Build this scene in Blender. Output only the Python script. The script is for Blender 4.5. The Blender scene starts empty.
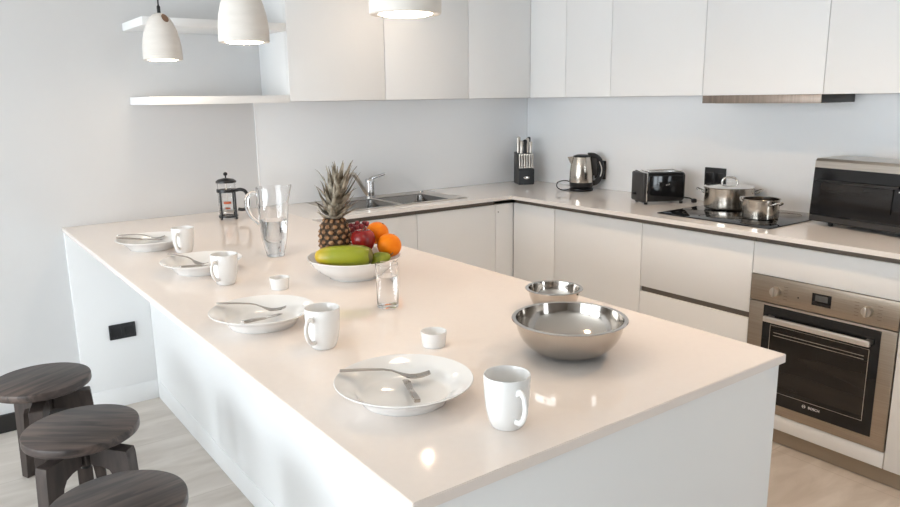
import bpy, bmesh, math, random
from mathutils import Vector, Matrix
PI = math.pi
R = math.radians
scn = bpy.context.scene
COL = scn.collection
random.seed(7)

# ---------------------------------------------------------------- materials
def mat(name, color, rough=.5, metal=0., spec=.5, trans=0., ior=1.45, coat=0., emit=None, estr=0., aniso=0.):
    m = bpy.data.materials.new(name); m.use_nodes = True
    b = m.node_tree.nodes['Principled BSDF']
    b.inputs['Base Color'].default_value = (*color, 1)
    b.inputs['Roughness'].default_value = rough
    b.inputs['Metallic'].default_value = metal
    b.inputs['Specular IOR Level'].default_value = spec
    b.inputs['Transmission Weight'].default_value = trans
    b.inputs['IOR'].default_value = ior
    b.inputs['Coat Weight'].default_value = coat
    b.inputs['Anisotropic'].default_value = aniso
    if emit:
        b.inputs['Emission Color'].default_value = (*emit, 1)
        b.inputs['Emission Strength'].default_value = estr
    return m

def noise_color(m, c1, c2, scale=(1, 1, 1), nscale=5., detail=4., lo=.35, hi=.65, distort=0., bump=0., coords='Object'):
    nt = m.node_tree; N = nt.nodes; L = nt.links; b = N['Principled BSDF']
    tc = N.new('ShaderNodeTexCoord'); mp = N.new('ShaderNodeMapping'); no = N.new('ShaderNodeTexNoise'); cr = N.new('ShaderNodeValToRGB')
    mp.inputs['Scale'].default_value = scale
    no.inputs['Scale'].default_value = nscale; no.inputs['Detail'].default_value = detail; no.inputs['Distortion'].default_value = distort
    cr.color_ramp.elements[0].position = lo; cr.color_ramp.elements[0].color = (*c1, 1)
    cr.color_ramp.elements[1].position = hi; cr.color_ramp.elements[1].color = (*c2, 1)
    L.new(tc.outputs[coords], mp.inputs[0]); L.new(mp.outputs[0], no.inputs['Vector'])
    L.new(no.outputs['Fac'], cr.inputs[0]); L.new(cr.outputs[0], b.inputs['Base Color'])
    if bump:
        bp = N.new('ShaderNodeBump'); bp.inputs['Strength'].default_value = bump; bp.inputs['Distance'].default_value = .002
        L.new(no.outputs['Fac'], bp.inputs['Height']); L.new(bp.outputs[0], b.inputs['Normal'])
    return m

WALLC = (.80, .79, .77)
M = {}
M['wall'] = noise_color(mat('wall_paint', WALLC, .6), (.64, .638, .638), (.655, .653, .653), nscale=3)
M['ceil'] = mat('ceiling_paint', (.82, .81, .79), .7)
M['splash'] = noise_color(mat('splash_panel', (.79, .79, .785), .45), (.90, .915, .93), (.905, .92, .935), nscale=2)
M['lacquer'] = noise_color(mat('white_lacquer', (.83, .825, .81), .5, spec=.35), (.815, .82, .82), (.83, .835, .835), nscale=2)
M['carcass'] = mat('white_board', (.78, .77, .75), .5)
M['quartz'] = noise_color(mat('pale_quartz_lamp_warmed', (.82, .745, .69), .075), (.815, .74, .685), (.825, .75, .695), nscale=60, detail=3)  # pendant lamp warmth is put into this stone's colour
M['quartz_unwarmed'] = noise_color(mat('pale_quartz_unwarmed', (.80, .765, .735), .075), (.795, .76, .73), (.805, .77, .74), nscale=60, detail=3)  # same stone as the peninsula, coloured without the lamp warmth
M['farwall'] = mat('unseen_wall_dark_tone', (.27, .24, .215), .7)  # unseen rear wall, toned dark so steel picks up dark reflections
M['white_edge'] = mat('white_edging', (.86, .86, .86), .35)
M['channel'] = mat('bronze_channel', (.15, .125, .105), .4, .3)
M['plinth'] = mat('taupe_plinth', (.34, .27, .2), .45)
M['black_skirt'] = mat('black_skirting', (.018, .016, .015), .5)
M['steel'] = noise_color(mat('brushed_steel', (.6, .57, .53), .3, 1.), (.52, .48, .43), (.62, .58, .53), scale=(1, 1, 60), nscale=6)
M['oven_steel'] = noise_color(mat('oven_steel', (.5, .43, .35), .34, 1.), (.385, .33, .27), (.45, .39, .325), scale=(1, 1, 80), nscale=5)
M['sinksteel_dark_reflection'] = mat('sink_bowl_dark_reflection', (.24, .23, .22), .2, 1.)  # dark reflections inside the sink bowls are put into the steel colour
M['cutlery'] = mat('cutlery_steel', (.46, .43, .40), .2, 1.)
M['hood_steel'] = noise_color(mat('hood_steel', (.3, .25, .21), .45, 1.), (.27, .225, .19), (.34, .28, .24), scale=(1, 20, 1), nscale=4)
M['polished'] = mat('polished_steel', (.74, .72, .69), .09, 1.)
M['bowlsteel'] = mat('mixing_bowl_steel', (.52, .48, .44), .12, 1.)
M['satin'] = mat('satin_steel', (.62, .58, .53), .3, 1.)
M['potsteel'] = mat('pot_steel', (.54, .49, .43), .17, 1.)
M['chrome'] = mat('chrome', (.60, .60, .61), .07, 1.)
M['alu'] = mat('pale_aluminium', (.78, .76, .73), .28, 1.)
M['black'] = mat('black_plastic', (.012, .012, .013), .28)
M['blackmatte'] = mat('matte_black_plastic', (.02, .02, .022), .55)
M['blackgloss'] = mat('black_gloss', (.008, .008, .009), .06)
M['darkgrey'] = mat('dark_grey_plastic', (.034, .032, .031), .42)
M['hobglass'] = mat('black_ceramic_glass', (.006, .006, .007), .04)
M['ovenglass'] = noise_color(mat('dark_oven_glass', (.014, .012, .011), .06), (.006, .005, .005), (.022, .018, .015), scale=(1, .6, 5), nscale=2.4)
M['porcelain'] = mat('white_porcelain', (.79, .785, .775), .09, coat=.2)
M['glass'] = mat('clear_glass', (1, 1, 1), .0, trans=1., ior=1.46)
M['water'] = mat('water', (1, 1, 1), .0, trans=1., ior=1.33)
M['white_print'] = mat('white_print', (.85, .85, .85), .4)
M['grey_print'] = mat('grey_print', (.16, .13, .11), .5)
M['lcd'] = mat('grey_display', (.09, .09, .09), .15)
M['concrete'] = noise_color(mat('pale_concrete', (.70, .66, .61), .75), (.72, .68, .635), (.765, .725, .68), scale=(1, 1, 4), nscale=12, detail=6, bump=.25)
M['hole_shade'] = mat('painted_hole_shade', (.20, .12, .08), .8)  # dark colour stands in for the shade inside the lamp's hole
M['bulb'] = mat('lamp_diffuser', (.95, .93, .9), .5, emit=(1., .80, .60), estr=27.)
M['downlight'] = mat('downlight_lens', (.95, .93, .9), .5, emit=(1., .70, .45), estr=720.)
M['downlight_dim'] = mat('dimmed_downlight_lens', (.95, .93, .9), .5, emit=(1., .78, .58), estr=320.)
M['cord'] = mat('black_cord', (.012, .012, .012), .5)
M['orange'] = noise_color(mat('orange_peel', (.9, .33, .01), .5, spec=.3), (.82, .19, .001), (.88, .25, .002), nscale=40, bump=.35)
M['apple'] = noise_color(mat('red_apple_skin', (.30, .018, .015), .2), (.16, .006, .008), (.30, .020, .014), scale=(5, 5, 1), nscale=6)
M['grape'] = noise_color(mat('red_grape_skin', (.22, .02, .03), .3), (.16, .012, .022), (.32, .05, .06), nscale=30)
M['stem'] = mat('fruit_stem', (.10, .065, .03), .7)
M['papaya'] = noise_color(mat('papaya_skin', (.30, .32, .03), .3), (.19, .235, .014), (.36, .33, .02), scale=(1, 1, 1), nscale=9, detail=2)
def ripen(m, c0, c1, c2):
    nt = m.node_tree; N = nt.nodes; L = nt.links; b = N['Principled BSDF']
    src = b.inputs['Base Color'].links[0].from_socket
    tc = N.new('ShaderNodeTexCoord'); sx = N.new('ShaderNodeSeparateXYZ'); mr = N.new('ShaderNodeMapRange')
    mr.inputs['From Min'].default_value = -.09; mr.inputs['From Max'].default_value = .09
    cr = N.new('ShaderNodeValToRGB'); e = cr.color_ramp.elements
    e[0].position = .03; e[0].color = (*c0, 1); e[1].position = .30; e[1].color = (*c1, 1)
    x = e.new(.95); x.color = (*c2, 1)
    mx = N.new('ShaderNodeMix'); mx.data_type = 'RGBA'; mx.inputs['Factor'].default_value = .55
    L.new(tc.outputs['Object'], sx.inputs[0]); L.new(sx.outputs['X'], mr.inputs['Value']); L.new(mr.outputs[0], cr.inputs[0])
    L.new(src, mx.inputs['A']); L.new(cr.outputs[0], mx.inputs['B']); L.new(mx.outputs['Result'], b.inputs['Base Color'])
ripen(M['papaya'], (.75, .42, .02), (.27, .32, .02), (.17, .22, .012))
M['papayaend'] = noise_color(mat('papaya_end', (.16, .13, .04), .6), (.10, .085, .03), (.24, .20, .05), nscale=40)
M['avocado'] = noise_color(mat('green_pear_skin', (.22, .28, .02), .4), (.10, .15, .010), (.26, .29, .02), nscale=30)
M['pinebody'] = noise_color(mat('pineapple_groove', (.09, .055, .03), .7), (.035, .022, .012), (.09, .05, .025), nscale=60)
M['pineeye'] = noise_color(mat('pineapple_eye', (.42, .24, .11), .55), (.15, .065, .025), (.38, .21, .10), nscale=70)
M['pineleaf'] = noise_color(mat('pineapple_leaf', (.30, .26, .17), .55), (.06, .042, .022), (.44, .39, .31), scale=(1, 1, 1), nscale=38)
M['coffee'] = mat('amber_plunger', (.75, .12, .02), .3)

def wood(name, k=1.):
    m = mat(name, (.1, .08, .07), .42); nt = m.node_tree; N = nt.nodes; L = nt.links; b = N['Principled BSDF']
    tc = N.new('ShaderNodeTexCoord'); mp = N.new('ShaderNodeMapping'); mp.inputs['Scale'].default_value = (.8, 7., 7.)
    n1 = N.new('ShaderNodeTexNoise'); n1.inputs['Scale'].default_value = 5; n1.inputs['Detail'].default_value = 8; n1.inputs['Distortion'].default_value = .8
    n2 = N.new('ShaderNodeTexNoise'); n2.inputs['Scale'].default_value = 3.5; n2.inputs['Detail'].default_value = 3
    cr = N.new('ShaderNodeValToRGB')
    cr.color_ramp.elements[0].position = .36; cr.color_ramp.elements[0].color = (.028, .022, .020, 1)
    cr.color_ramp.elements[1].position = .66; cr.color_ramp.elements[1].color = (.112, .083, .071, 1)
    cr2 = N.new('ShaderNodeValToRGB')
    cr2.color_ramp.elements[0].position = .32; cr2.color_ramp.elements[0].color = (.62, .62, .66, 1)
    cr2.color_ramp.elements[1].position = .62; cr2.color_ramp.elements[1].color = (1.15, 1.1, 1.05, 1)
    mx = N.new('ShaderNodeMix'); mx.data_type = 'RGBA'; mx.blend_type = 'MULTIPLY'; mx.inputs['Factor'].default_value = 1.
    L.new(tc.outputs['Object'], mp.inputs[0]); L.new(mp.outputs[0], n1.inputs['Vector']); L.new(tc.outputs['Object'], n2.inputs['Vector'])
    L.new(n1.outputs['Fac'], cr.inputs[0]); L.new(n2.outputs['Fac'], cr2.inputs[0])
    L.new(cr.outputs[0], mx.inputs['A']); L.new(cr2.outputs[0], mx.inputs['B']); L.new(mx.outputs['Result'], b.inputs['Base Color'])
    bp = N.new('ShaderNodeBump'); bp.inputs['Strength'].default_value = .3; bp.inputs['Distance'].default_value = .001
    L.new(n1.outputs['Fac'], bp.inputs['Height']); L.new(bp.outputs[0], b.inputs['Normal'])
    return m
M['wood'] = wood('dark_stained_wood')
M['legwood'] = noise_color(mat('dark_leg_wood', (.05, .037, .032), .5), (.036, .027, .024), (.062, .046, .040), scale=(6, 6, 1), nscale=7)

def floor_mat():
    m = mat('stone_look_tiles', (.5, .46, .4), .38); nt = m.node_tree; N = nt.nodes; L = nt.links; b = N['Principled BSDF']
    tc = N.new('ShaderNodeTexCoord'); mp = N.new('ShaderNodeMapping'); mp.inputs['Location'].default_value = (1.22, .54, 0)
    br = N.new('ShaderNodeTexBrick'); br.inputs['Scale'].default_value = 1.
    br.inputs['Brick Width'].default_value = 1.2; br.inputs['Row Height'].default_value = .572; br.inputs['Mortar Size'].default_value = .0022
    br.inputs['Mortar Smooth'].default_value = .3
    br.inputs['Color1'].default_value = (1., 1., 1., 1); br.inputs['Color2'].default_value = (.95, .945, .94, 1); br.inputs['Mortar'].default_value = (.80, .78, .75, 1)
    mp2 = N.new('ShaderNodeMapping'); mp2.inputs['Scale'].default_value = (.8, 3.2, 1); mp2.inputs['Rotation'].default_value = (0, 0, .12)
    n = N.new('ShaderNodeTexNoise'); n.inputs['Scale'].default_value = 3.2; n.inputs['Detail'].default_value = 7; n.inputs['Distortion'].default_value = .9
    cr = N.new('ShaderNodeValToRGB')
    cr.color_ramp.elements[0].position = .32; cr.color_ramp.elements[0].color = (.52, .465, .41, 1)
    cr.color_ramp.elements[1].position = .66; cr.color_ramp.elements[1].color = (.66, .61, .555, 1)
    mx = N.new('ShaderNodeMix'); mx.data_type = 'RGBA'; mx.blend_type = 'MULTIPLY'; mx.inputs['Factor'].default_value = 1.
    L.new(tc.outputs['Object'], mp.inputs[0]); L.new(mp.outputs[0], br.inputs['Vector'])
    L.new(tc.outputs['Object'], mp2.inputs[0]); L.new(mp2.outputs[0], n.inputs['Vector']); L.new(n.outputs['Fac'], cr.inputs[0])
    L.new(cr.outputs[0], mx.inputs['A']); L.new(br.outputs['Color'], mx.inputs['B']); L.new(mx.outputs['Result'], b.inputs['Base Color'])
    return m
M['floor'] = floor_mat()

# ---------------------------------------------------------------- mesh helpers
def box(bm, x0, x1, y0, y1, z0, z1, bev=0., seg=2):
    x0, x1 = sorted((x0, x1)); y0, y1 = sorted((y0, y1)); z0, z1 = sorted((z0, z1))
    r = bmesh.ops.create_cube(bm, size=1.)
    vs = r['verts']
    for v in vs:
        v.co = Vector(((x0 + x1) / 2 + v.co.x * (x1 - x0), (y0 + y1) / 2 + v.co.y * (y1 - y0), (z0 + z1) / 2 + v.co.z * (z1 - z0)))
    if bev:
        es = list({e for v in vs for e in v.link_edges})
        bmesh.ops.bevel(bm, geom=es, offset=bev, segments=seg, affect='EDGES', profile=.5)
    return bm

def lathe(bm, prof, seg=48, cx=0., cy=0., rmod=None, closed=False):
    rings = []
    for (r, z) in prof:
        if r < 1e-6:
            rings.append([bm.verts.new((cx, cy, z))])
        else:
            ring = []
            for i in range(seg):
                a = 2 * PI * i / seg
                rr = r * (rmod(a, z) if rmod else 1.)
                ring.append(bm.verts.new((cx + rr * math.cos(a), cy + rr * math.sin(a), z)))
            rings.append(ring)
    pairs = list(zip(rings, rings[1:]))
    if closed: pairs.append((rings[-1], rings[0]))
    for a, b in pairs:
        if len(a) == 1 and len(b) == 1: continue
        for i in range(seg):
            j = (i + 1) % seg
            if len(a) == 1: bm.faces.new((a[0], b[i], b[j]))
            elif len(b) == 1: bm.faces.new((a[i], a[j], b[0]))
            else: bm.faces.new((a[i], a[j], b[j], b[i]))
    return bm

def spline(pts, n=8):
    out = []; P = [Vector(p) for p in pts]
    for i in range(len(P) - 1):
        p0 = P[max(i - 1, 0)]; p1 = P[i]; p2 = P[i + 1]; p3 = P[min(i + 2, len(P) - 1)]
        for k in range(n):
            t = k / n
            out.append(.5 * ((2 * p1) + (-p0 + p2) * t + (2 * p0 - 5 * p1 + 4 * p2 - p3) * t * t + (-p0 + 3 * p1 - 3 * p2 + p3) * t ** 3))
    out.append(P[-1]); return out

def tube(bm, pts, rad, seg=12, flat=1., up=None, caps=True):
    """sweep a round (or flattened) section along pts; rad number or list"""
    P = [Vector(p) for p in pts]; n = len(P); rings = []
    ref = Vector(up) if up else None
    prevu = None
    for i in range(n):
        t = (P[min(i + 1, n - 1)] - P[max(i - 1, 0)]).normalized()
        if ref is not None: u = ref - t * ref.dot(t)
        elif prevu is not None: u = prevu - t * prevu.dot(t)
        else:
            u = Vector((0, 0, 1)) if abs(t.z) < .9 else Vector((1, 0, 0)); u = u - t * u.dot(t)
        u.normalize(); prevu = u; w = t.cross(u)
        r = rad[i] if isinstance(rad, (list, tuple)) else rad
        rings.append([bm.verts.new(P[i] + u * (r * math.cos(2 * PI * k / seg)) + w * (r * flat * math.sin(2 * PI * k / seg))) for k in range(seg)])
    for a, b in zip(rings, rings[1:]):
        for k in range(seg):
            j = (k + 1) % seg; bm.faces.new((a[k], a[j], b[j], b[k]))
    if caps:
        bm.faces.new(list(reversed(rings[0]))); bm.faces.new(rings[-1])
    return bm

def cells(bm, xs, ys, keep, z0, z1):
    """slab out of grid cells (one connected mesh with holes)"""
    V = {}
    def v(i, j, z):
        k = (i, j, z)
        if k not in V: V[k] = bm.verts.new((xs[i], ys[j], z))
        return V[k]
    K = {(i, j) for i in range(len(xs) - 1) for j in range(len(ys) - 1) if keep(i, j)}
    for (i, j) in K:
        bm.faces.new((v(i, j, z1), v(i + 1, j, z1), v(i + 1, j + 1, z1), v(i, j + 1, z1)))
        bm.faces.new((v(i, j, z0), v(i, j + 1, z0), v(i + 1, j + 1, z0), v(i + 1, j, z0)))
        for (di, dj, a, b) in ((0, -1, (i, j), (i + 1, j)), (1, 0, (i + 1, j), (i + 1, j + 1)), (0, 1, (i + 1, j + 1), (i, j + 1)), (-1, 0, (i, j + 1), (i, j))):
            if (i + di, j + dj) not in K:
                bm.faces.new((v(*a, z0), v(*b, z0), v(*b, z1), v(*a, z1)))
    return bm

def prism(bm, pts, f0, f1):
    """polygon pts swept between the maps f0 and f1 (2D -> 3D)"""
    a = [bm.verts.new(f0(*p)) for p in pts]; b = [bm.verts.new(f1(*p)) for p in pts]
    bm.faces.new(list(reversed(a))); bm.faces.new(b)
    n = len(pts)
    for i in range(n):
        j = (i + 1) % n; bm.faces.new((a[i], a[j], b[j], b[i]))
    return bm

def sphere(bm, c, r, sc=(1, 1, 1), u=24, v=16, rot=None):
    res = bmesh.ops.create_uvsphere(bm, u_segments=u, v_segments=v, radius=r)
    for q in res['verts']:
        p = Vector((q.co.x * sc[0], q.co.y * sc[1], q.co.z * sc[2]))
        if rot: p = rot @ p
        q.co = p + Vector(c)
    return bm

def cyl(bm, p0, p1, r0, r1=None, seg=24):
    return tube(bm, [p0, p1], [r0, r1 if r1 is not None else r0], seg)

def nb(): return bmesh.new()

def obj(name, bm, m, parent=None, world=False, smooth=40, wn=True):
    bmesh.ops.recalc_face_normals(bm, faces=bm.faces[:])
    me = bpy.data.meshes.new(name)
    if world and parent is not None:
        p = parent; off = Vector((0, 0, 0))
        while p is not None: off += p.location; p = p.parent
        bmesh.ops.translate(bm, verts=bm.verts[:], vec=-off)
    bm.to_mesh(me); bm.free()
    for mm in (m if isinstance(m, (list, tuple)) else [m]): me.materials.append(mm)
    if smooth:
        for p in me.polygons: p.use_smooth = True
        me.set_sharp_from_angle(angle=R(smooth))
    o = bpy.data.objects.new(name, me); COL.objects.link(o)
    if parent is not None: o.parent = parent
    return o

def tag(o, label=None, cat=None, group=None, kind=None):
    if label: o['label'] = label
    if cat: o['category'] = cat
    if group: o['group'] = group
    if kind: o['kind'] = kind
    return o

def thing(name, label, cat, loc=(0, 0, 0), rz=0., group=None):
    o = bpy.data.objects.new(name, None); COL.objects.link(o)
    o.empty_display_size = .05
    o.location = loc; o.rotation_euler = (0, 0, rz)
    return tag(o, label, cat, group)

def dup(root, loc, rz, label, name=None):
    r = root.copy(); COL.objects.link(r); r.location = loc; r.rotation_euler = (root.rotation_euler[0], root.rotation_euler[1], rz); r['label'] = label
    for ch in list(root.children):
        c = ch.copy(); COL.objects.link(c); c.parent = r
        for g in list(ch.children):
            d = g.copy(); COL.objects.link(d); d.parent = c
    return r

def struct(name, bm, m, smooth=0):
    return tag(obj(name, bm, m, smooth=smooth), kind='structure')

def wbox(name, m, parent, x0, x1, y0, y1, z0, z1, bev=0., smooth=40):
    return obj(name, box(nb(), x0, x1, y0, y1, z0, z1, bev), m, parent, world=True, smooth=smooth if bev else 0)

def text_mesh(body, size, extrude=.0006):
    cu = bpy.data.curves.new('lettering', 'FONT'); cu.body = body; cu.size = size; cu.extrude = extrude
    cu.align_x = 'CENTER'; cu.align_y = 'CENTER'
    o = bpy.data.objects.new('lettering_curve', cu); COL.objects.link(o)
    bpy.context.view_layer.update()
    me = bpy.data.meshes.new_from_object(o.evaluated_get(bpy.context.evaluated_depsgraph_get()))
    bpy.data.objects.remove(o); bpy.data.curves.remove(cu)
    return me

# ---------------------------------------------------------------- room shell
CEIL = 2.30
XL, YR = -6.4, -7.4
struct('floor', box(nb(), XL, 0, YR, 0, -.1, 0), M['floor'])
struct('ceiling', box(nb(), XL, 0, YR, 0, CEIL, CEIL + .1), M['ceil'])
struct('wall_back', box(nb(), XL - .12, .12, 0, .12, -.1, CEIL + .1), M['wall'])
struct('wall_right', box(nb(), 0, .12, YR, 0, -.1, CEIL + .1), M['wall'])
# window wall on the left: three tall openings
WY = [YR, -4.15, -2.55, -2.35, -.6, 0]
WZ = [-.1, .12, 2.2, CEIL + .1]
bm = nb()
cells(bm, WY, WZ, lambda i, j: not (j == 1 and i in (1, 3)), XL - .12, XL)
for v in bm.verts: v.co = Vector((v.co.z, v.co.x, v.co.y))
struct('wall_left', bm, M['wall'])
for n, (a, b) in enumerate(((-4.15, -2.55), (-2.35, -.6))):
    ys = [a, a + .05, (a + b) / 2 - .03, (a + b) / 2 + .03, b - .05, b]; zs = [.12, .18, 2.14, 2.2]
    bm = nb(); cells(bm, ys, zs, lambda i, j: not (j == 1 and i in (1, 3)), XL - .09, XL - .03)
    for v in bm.verts: v.co = Vector((v.co.z, v.co.x, v.co.y))
    struct('window_%d' % (n + 1), bm, M['darkgrey'])
    ld = bpy.data.lights.new('window_sky_portal', 'AREA'); ld.shape = 'RECTANGLE'; ld.size = b - a; ld.size_y = 2.08
    ld.cycles.is_portal = True
    lo = bpy.data.objects.new('window_sky_portal', ld); COL.objects.link(lo)
    lo.location = (XL - .13, (a + b) / 2, 1.16); lo.rotation_euler = (0, -PI / 2, 0)
WX = [XL - .12, -1.9, -1.15, .12]  # opening in the unseen rear wall, added for fill light
bm = nb()
cells(bm, WX, WZ, lambda i, j: not (j == 1 and i == 1), YR - .12, YR)
for v in bm.verts: v.co = Vector((v.co.x, v.co.z, v.co.y))
struct('wall_rear', bm, M['farwall'])
for n, (a, b) in enumerate(((-1.9, -1.15),)):
    xs = [a, a + .05, (a + b) / 2 - .03, (a + b) / 2 + .03, b - .05, b]; zs = [.12, .18, 2.14, 2.2]
    bm = nb(); cells(bm, xs, zs, lambda i, j: not (j == 1 and i in (1, 3)), YR - .09, YR - .03)
    for v in bm.verts: v.co = Vector((v.co.x, v.co.z, v.co.y))
    struct('window_%d' % (n + 3), bm, M['darkgrey'])  # added window out of view, there only to brighten the room
    ld = bpy.data.lights.new('window_sky_portal', 'AREA'); ld.shape = 'RECTANGLE'; ld.size = b - a; ld.size_y = 2.08
    ld.cycles.is_portal = True
    lo = bpy.data.objects.new('window_sky_portal', ld); COL.objects.link(lo)
    lo.location = ((a + b) / 2, YR - .13, 1.16); lo.rotation_euler = (PI / 2, 0, 0)
struct('baseboard_back', box(nb(), XL + .001, -2.898, -.016, -.0005, 0.0005, .086, .002), M['black_skirt'])
# splashback panels
struct('trim_1', box(nb(), -1.925, -.008, -.0075, -.0005, .9205, 1.474, .001), M['splash'])
struct('trim_2', box(nb(), -.0075, -.0005, -3.3, -.0085, .9205, 1.474, .001), M['splash'])
struct('trim_3', box(nb(), -1.9315, -1.9255, -.0085, -.0005, .9205, 1.474), M['white_edge'])

# ---------------------------------------------------------------- worktops
bm = nb(); cells(bm, [-2.896, -1.9055], [-2.953, -.001], lambda i, j: True, .900, .920)
bmesh.ops.bevel(bm, geom=bm.edges[:], offset=.0015, segments=2, affect='EDGES')
tag(obj('peninsula_worktop', bm, M['quartz']), 'long pale quartz slab on the peninsula, laid with four place settings', 'worktop')
SX = [-1.9045, -1.655, -.893, -.631, -.0015]; SY = [-3.28, -.564, -.45, -.055, -.001]
bm = nb(); cells(bm, SX, SY, lambda i, j: (i == 3 or j > 0) and not (i == 1 and j == 2), .900, .920)
tag(obj('corner_worktop', bm, M['quartz_unwarmed'], smooth=0), 'L-shaped pale quartz counter along the sink and hob walls', 'worktop')

# ---------------------------------------------------------------- peninsula base
t = thing('peninsula_cabinet', 'white base of the peninsula below its long worktop', 'cabinet', (-2.24, -1.48, 0))
wbox('carcass', M['lacquer'], t, -2.5538, -1.945, -2.921, -.0304, .0005, .899)
wbox('plinth', M['lacquer'], t, -2.5562, -2.5540, -2.921, -.0349, .0005, .1, .0006)
wbox('end_panel', M['lacquer'], t, -2.885, -1.914, -2.943, -2.9215, .0005, .899, .001)
for k in range(4):
    y1 = -.62 - k * .575; wbox('door', M['lacquer'], t, -1.944, -1.922, y1 - .572, y1, .1, .862, .001)
t = thing('support_panel', 'white panel on the wall under the far end of the peninsula overhang', 'panel', (-2.72, -.015, 0))
wbox('panel', M['lacquer'], t, -2.893, -2.5538, -.030, -.0008, .0005, .899, .001)
wbox('skirting', M['lacquer'], t, -2.893, -2.5565, -.0345, -.0304, .0005, .098, .001)
t = thing('power_socket', 'flat black double socket on the white panel under the peninsula', 'socket', (-2.694, -.031, .387))
wbox('plate', M['blackmatte'], t, -2.755, -2.633, -.040, -.0303, .349, .424, .003)
for dx in (-.03, .03):
    o = wbox('outlet', M['black'], t, -2.694 + dx - .023, -2.694 + dx + .023, -.042, -.0395, .364, .409, .001)

# ---------------------------------------------------------------- base cabinets
def channel(parent, x0, x1, y0, y1): wbox('grip_channel', M['channel'], parent, x0, x1, y0, y1, .858, .8985)
G = .0015
GB = 'base cabinets under the L-shaped counter'
YF = -.530
def base_sink(name, label, x0, x1, doors, low=.66):
    t = thing(name, label, 'cabinet', ((x0 + x1) / 2, -.27, 0), 0, GB)
    wbox('carcass', M['carcass'], t, x0, x1, YF + .0205, -.002, .074, low)
    wbox('grip_channel', M['channel'], t, x0, x1, YF + .012, YF + .030, .835, .8985)
    for a, b in doors: wbox('door', M['lacquer'], t, a + G, b - G, YF, YF + .02, .076, .872, .001)
    return t
base_sink('base_cabinet', 'white sink cabinet nearest the peninsula, under the left sink bowl', -1.902, -1.2725, [(-1.902, -1.272)])
base_sink('base_cabinet', 'white cabinet below the right sink bowl, beside the corner', -1.2705, -.722, [(-1.272, -.722)])
t = thing('filler_panel', 'narrow white filler strip in the inner corner of the base cabinets', 'panel', (-.66, YF, 0))
wbox('strip', M['lacquer'], t, -.7205, -.5878, YF, YF + .02, .076, .872, .001)
wbox('screw_cap', M['channel'], t, -.706, -.700, YF - .0012, YF + .001, .825, .831)

XF = -.588
def base_right(name, label, y0, y1, low=.857):
    t = thing(name, label, 'cabinet', (-.3, (y0 + y1) / 2, 0), 0, GB)
    wbox('carcass', M['carcass'], t, XF + .0205, -.002, y0 + .0006, y1 - .0006, .074, low)
    wbox('grip_channel', M['channel'], t, XF + .012, XF + .03, y0 + .0006, y1 - .0006, .8575, .8985)
    return t
t = base_right('base_cabinet', 'white one-door corner cabinet under the knife block and kettle', -.879, -.532)
wbox('door', M['lacquer'], t, XF, XF + .02, -.879 + G, -.532 - G, .076, .872, .001)
t = base_right('base_cabinet', 'white one-door cabinet under the toaster', -1.483, -.880)
wbox('door', M['lacquer'], t, XF, XF + .02, -1.483 + G, -.880 - G, .076, .872, .001)
t = base_right('drawer_cabinet', 'white cabinet of two deep drawers under the hob', -2.075, -1.484)
wbox('drawer', M['lacquer'], t, XF, XF + .02, -2.075 + G, -1.484 - G, .560, .872, .001)
wbox('drawer', M['lacquer'], t, XF, XF + .02, -2.075 + G, -1.484 - G, .076, .533, .001)
wbox('grip_channel', M['channel'], t, XF + .013, XF + .0203, -2.073, -1.486, .531, .562)
t = thing('oven_housing', 'white cabinet frame around the built-in oven', 'cabinet', (-.3, -2.371, 0), 0, GB)
bm = nb()
prism(bm, [(-2.6668, .074), (-2.0752, .074), (-2.0752, .857), (-2.0772, .857), (-2.0772, .14), (-2.6648, .14), (-2.6648, .857), (-2.6668, .857)],
      lambda y, z: (XF + .0205, y, z), lambda y, z: (-.002, y, z))
obj('carcass', bm, M['carcass'], t, world=True, smooth=0)
wbox('grip_channel', M['channel'], t, XF + .012, XF + .03, -2.6648, -2.0772, .8575, .8985)
wbox('top_panel', M['lacquer'], t, XF, XF + .02, -2.667 + G, -2.0752 - G, .7375, .872, .001)
wbox('bottom_panel', M['lacquer'], t, XF, XF + .02, -2.667 + G, -2.0752 - G, .076, .1415, .001)
t = base_right('base_cabinet', 'white one-door cabinet to the right of the oven', -3.27, -2.668)
wbox('door', M['lacquer'], t, XF, XF + .02, -3.27 + G, -2.668 - G, .076, .872, .001)
bm = nb()
prism(bm, [(-1.90, -.485), (-.556, -.485), (-.556, -3.27), (-.54, -3.27), (-.54, -.469), (-1.90, -.469)], lambda x, y: (x, y, .0005), lambda x, y: (x, y, .0735))
tag(obj('toe_kick', bm, M['plinth'], smooth=0), 'recessed taupe toe kick board below the base cabinets', 'toe kick')

# ---------------------------------------------------------------- built-in oven
t = thing('built_in_oven', 'stainless steel built-in oven under the right hand counter', 'oven', (-.3, -2.371, .143))
y0, y1 = -2.6655, -2.0765
wbox('body', M['darkgrey'], t, XF + .021, -.06, -2.6640, -2.0780, .1455, .734)
wbox('control_panel', M['oven_steel'], t, XF - .004, XF + .0205, y0, y1, .6245, .7355, .0015)
d = wbox('door', M['oven_steel'], t, XF - .004, XF + .0205, y0, y1, .1435, .6205, .002)
def dbox(name, m, parent, x0, x1, ya, yb, z0, z1, bev=0.): return wbox(name, m, parent, x0, x1, ya, yb, z0, z1, bev)
dbox('glass', M['blackgloss'], d, XF - .0062, XF - .0043, -2.612, -2.143, .188, .612, .0006)
dbox('viewing_window', M['ovenglass'], d, XF - .0070, XF - .0063, -2.575, -2.180, .262, .530)
bm = nb()
cells(bm, [-2.577, -2.575, -2.180, -2.178], [.242, .2435, .530, .5315], lambda i, j: (i, j) != (1, 1), 0, .0004)
for v in bm.verts: v.co = Vector((XF - .0066 - v.co.z, v.co.x, v.co.y))
obj('window_line', bm, M['satin'], d, world=True, smooth=0)
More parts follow.
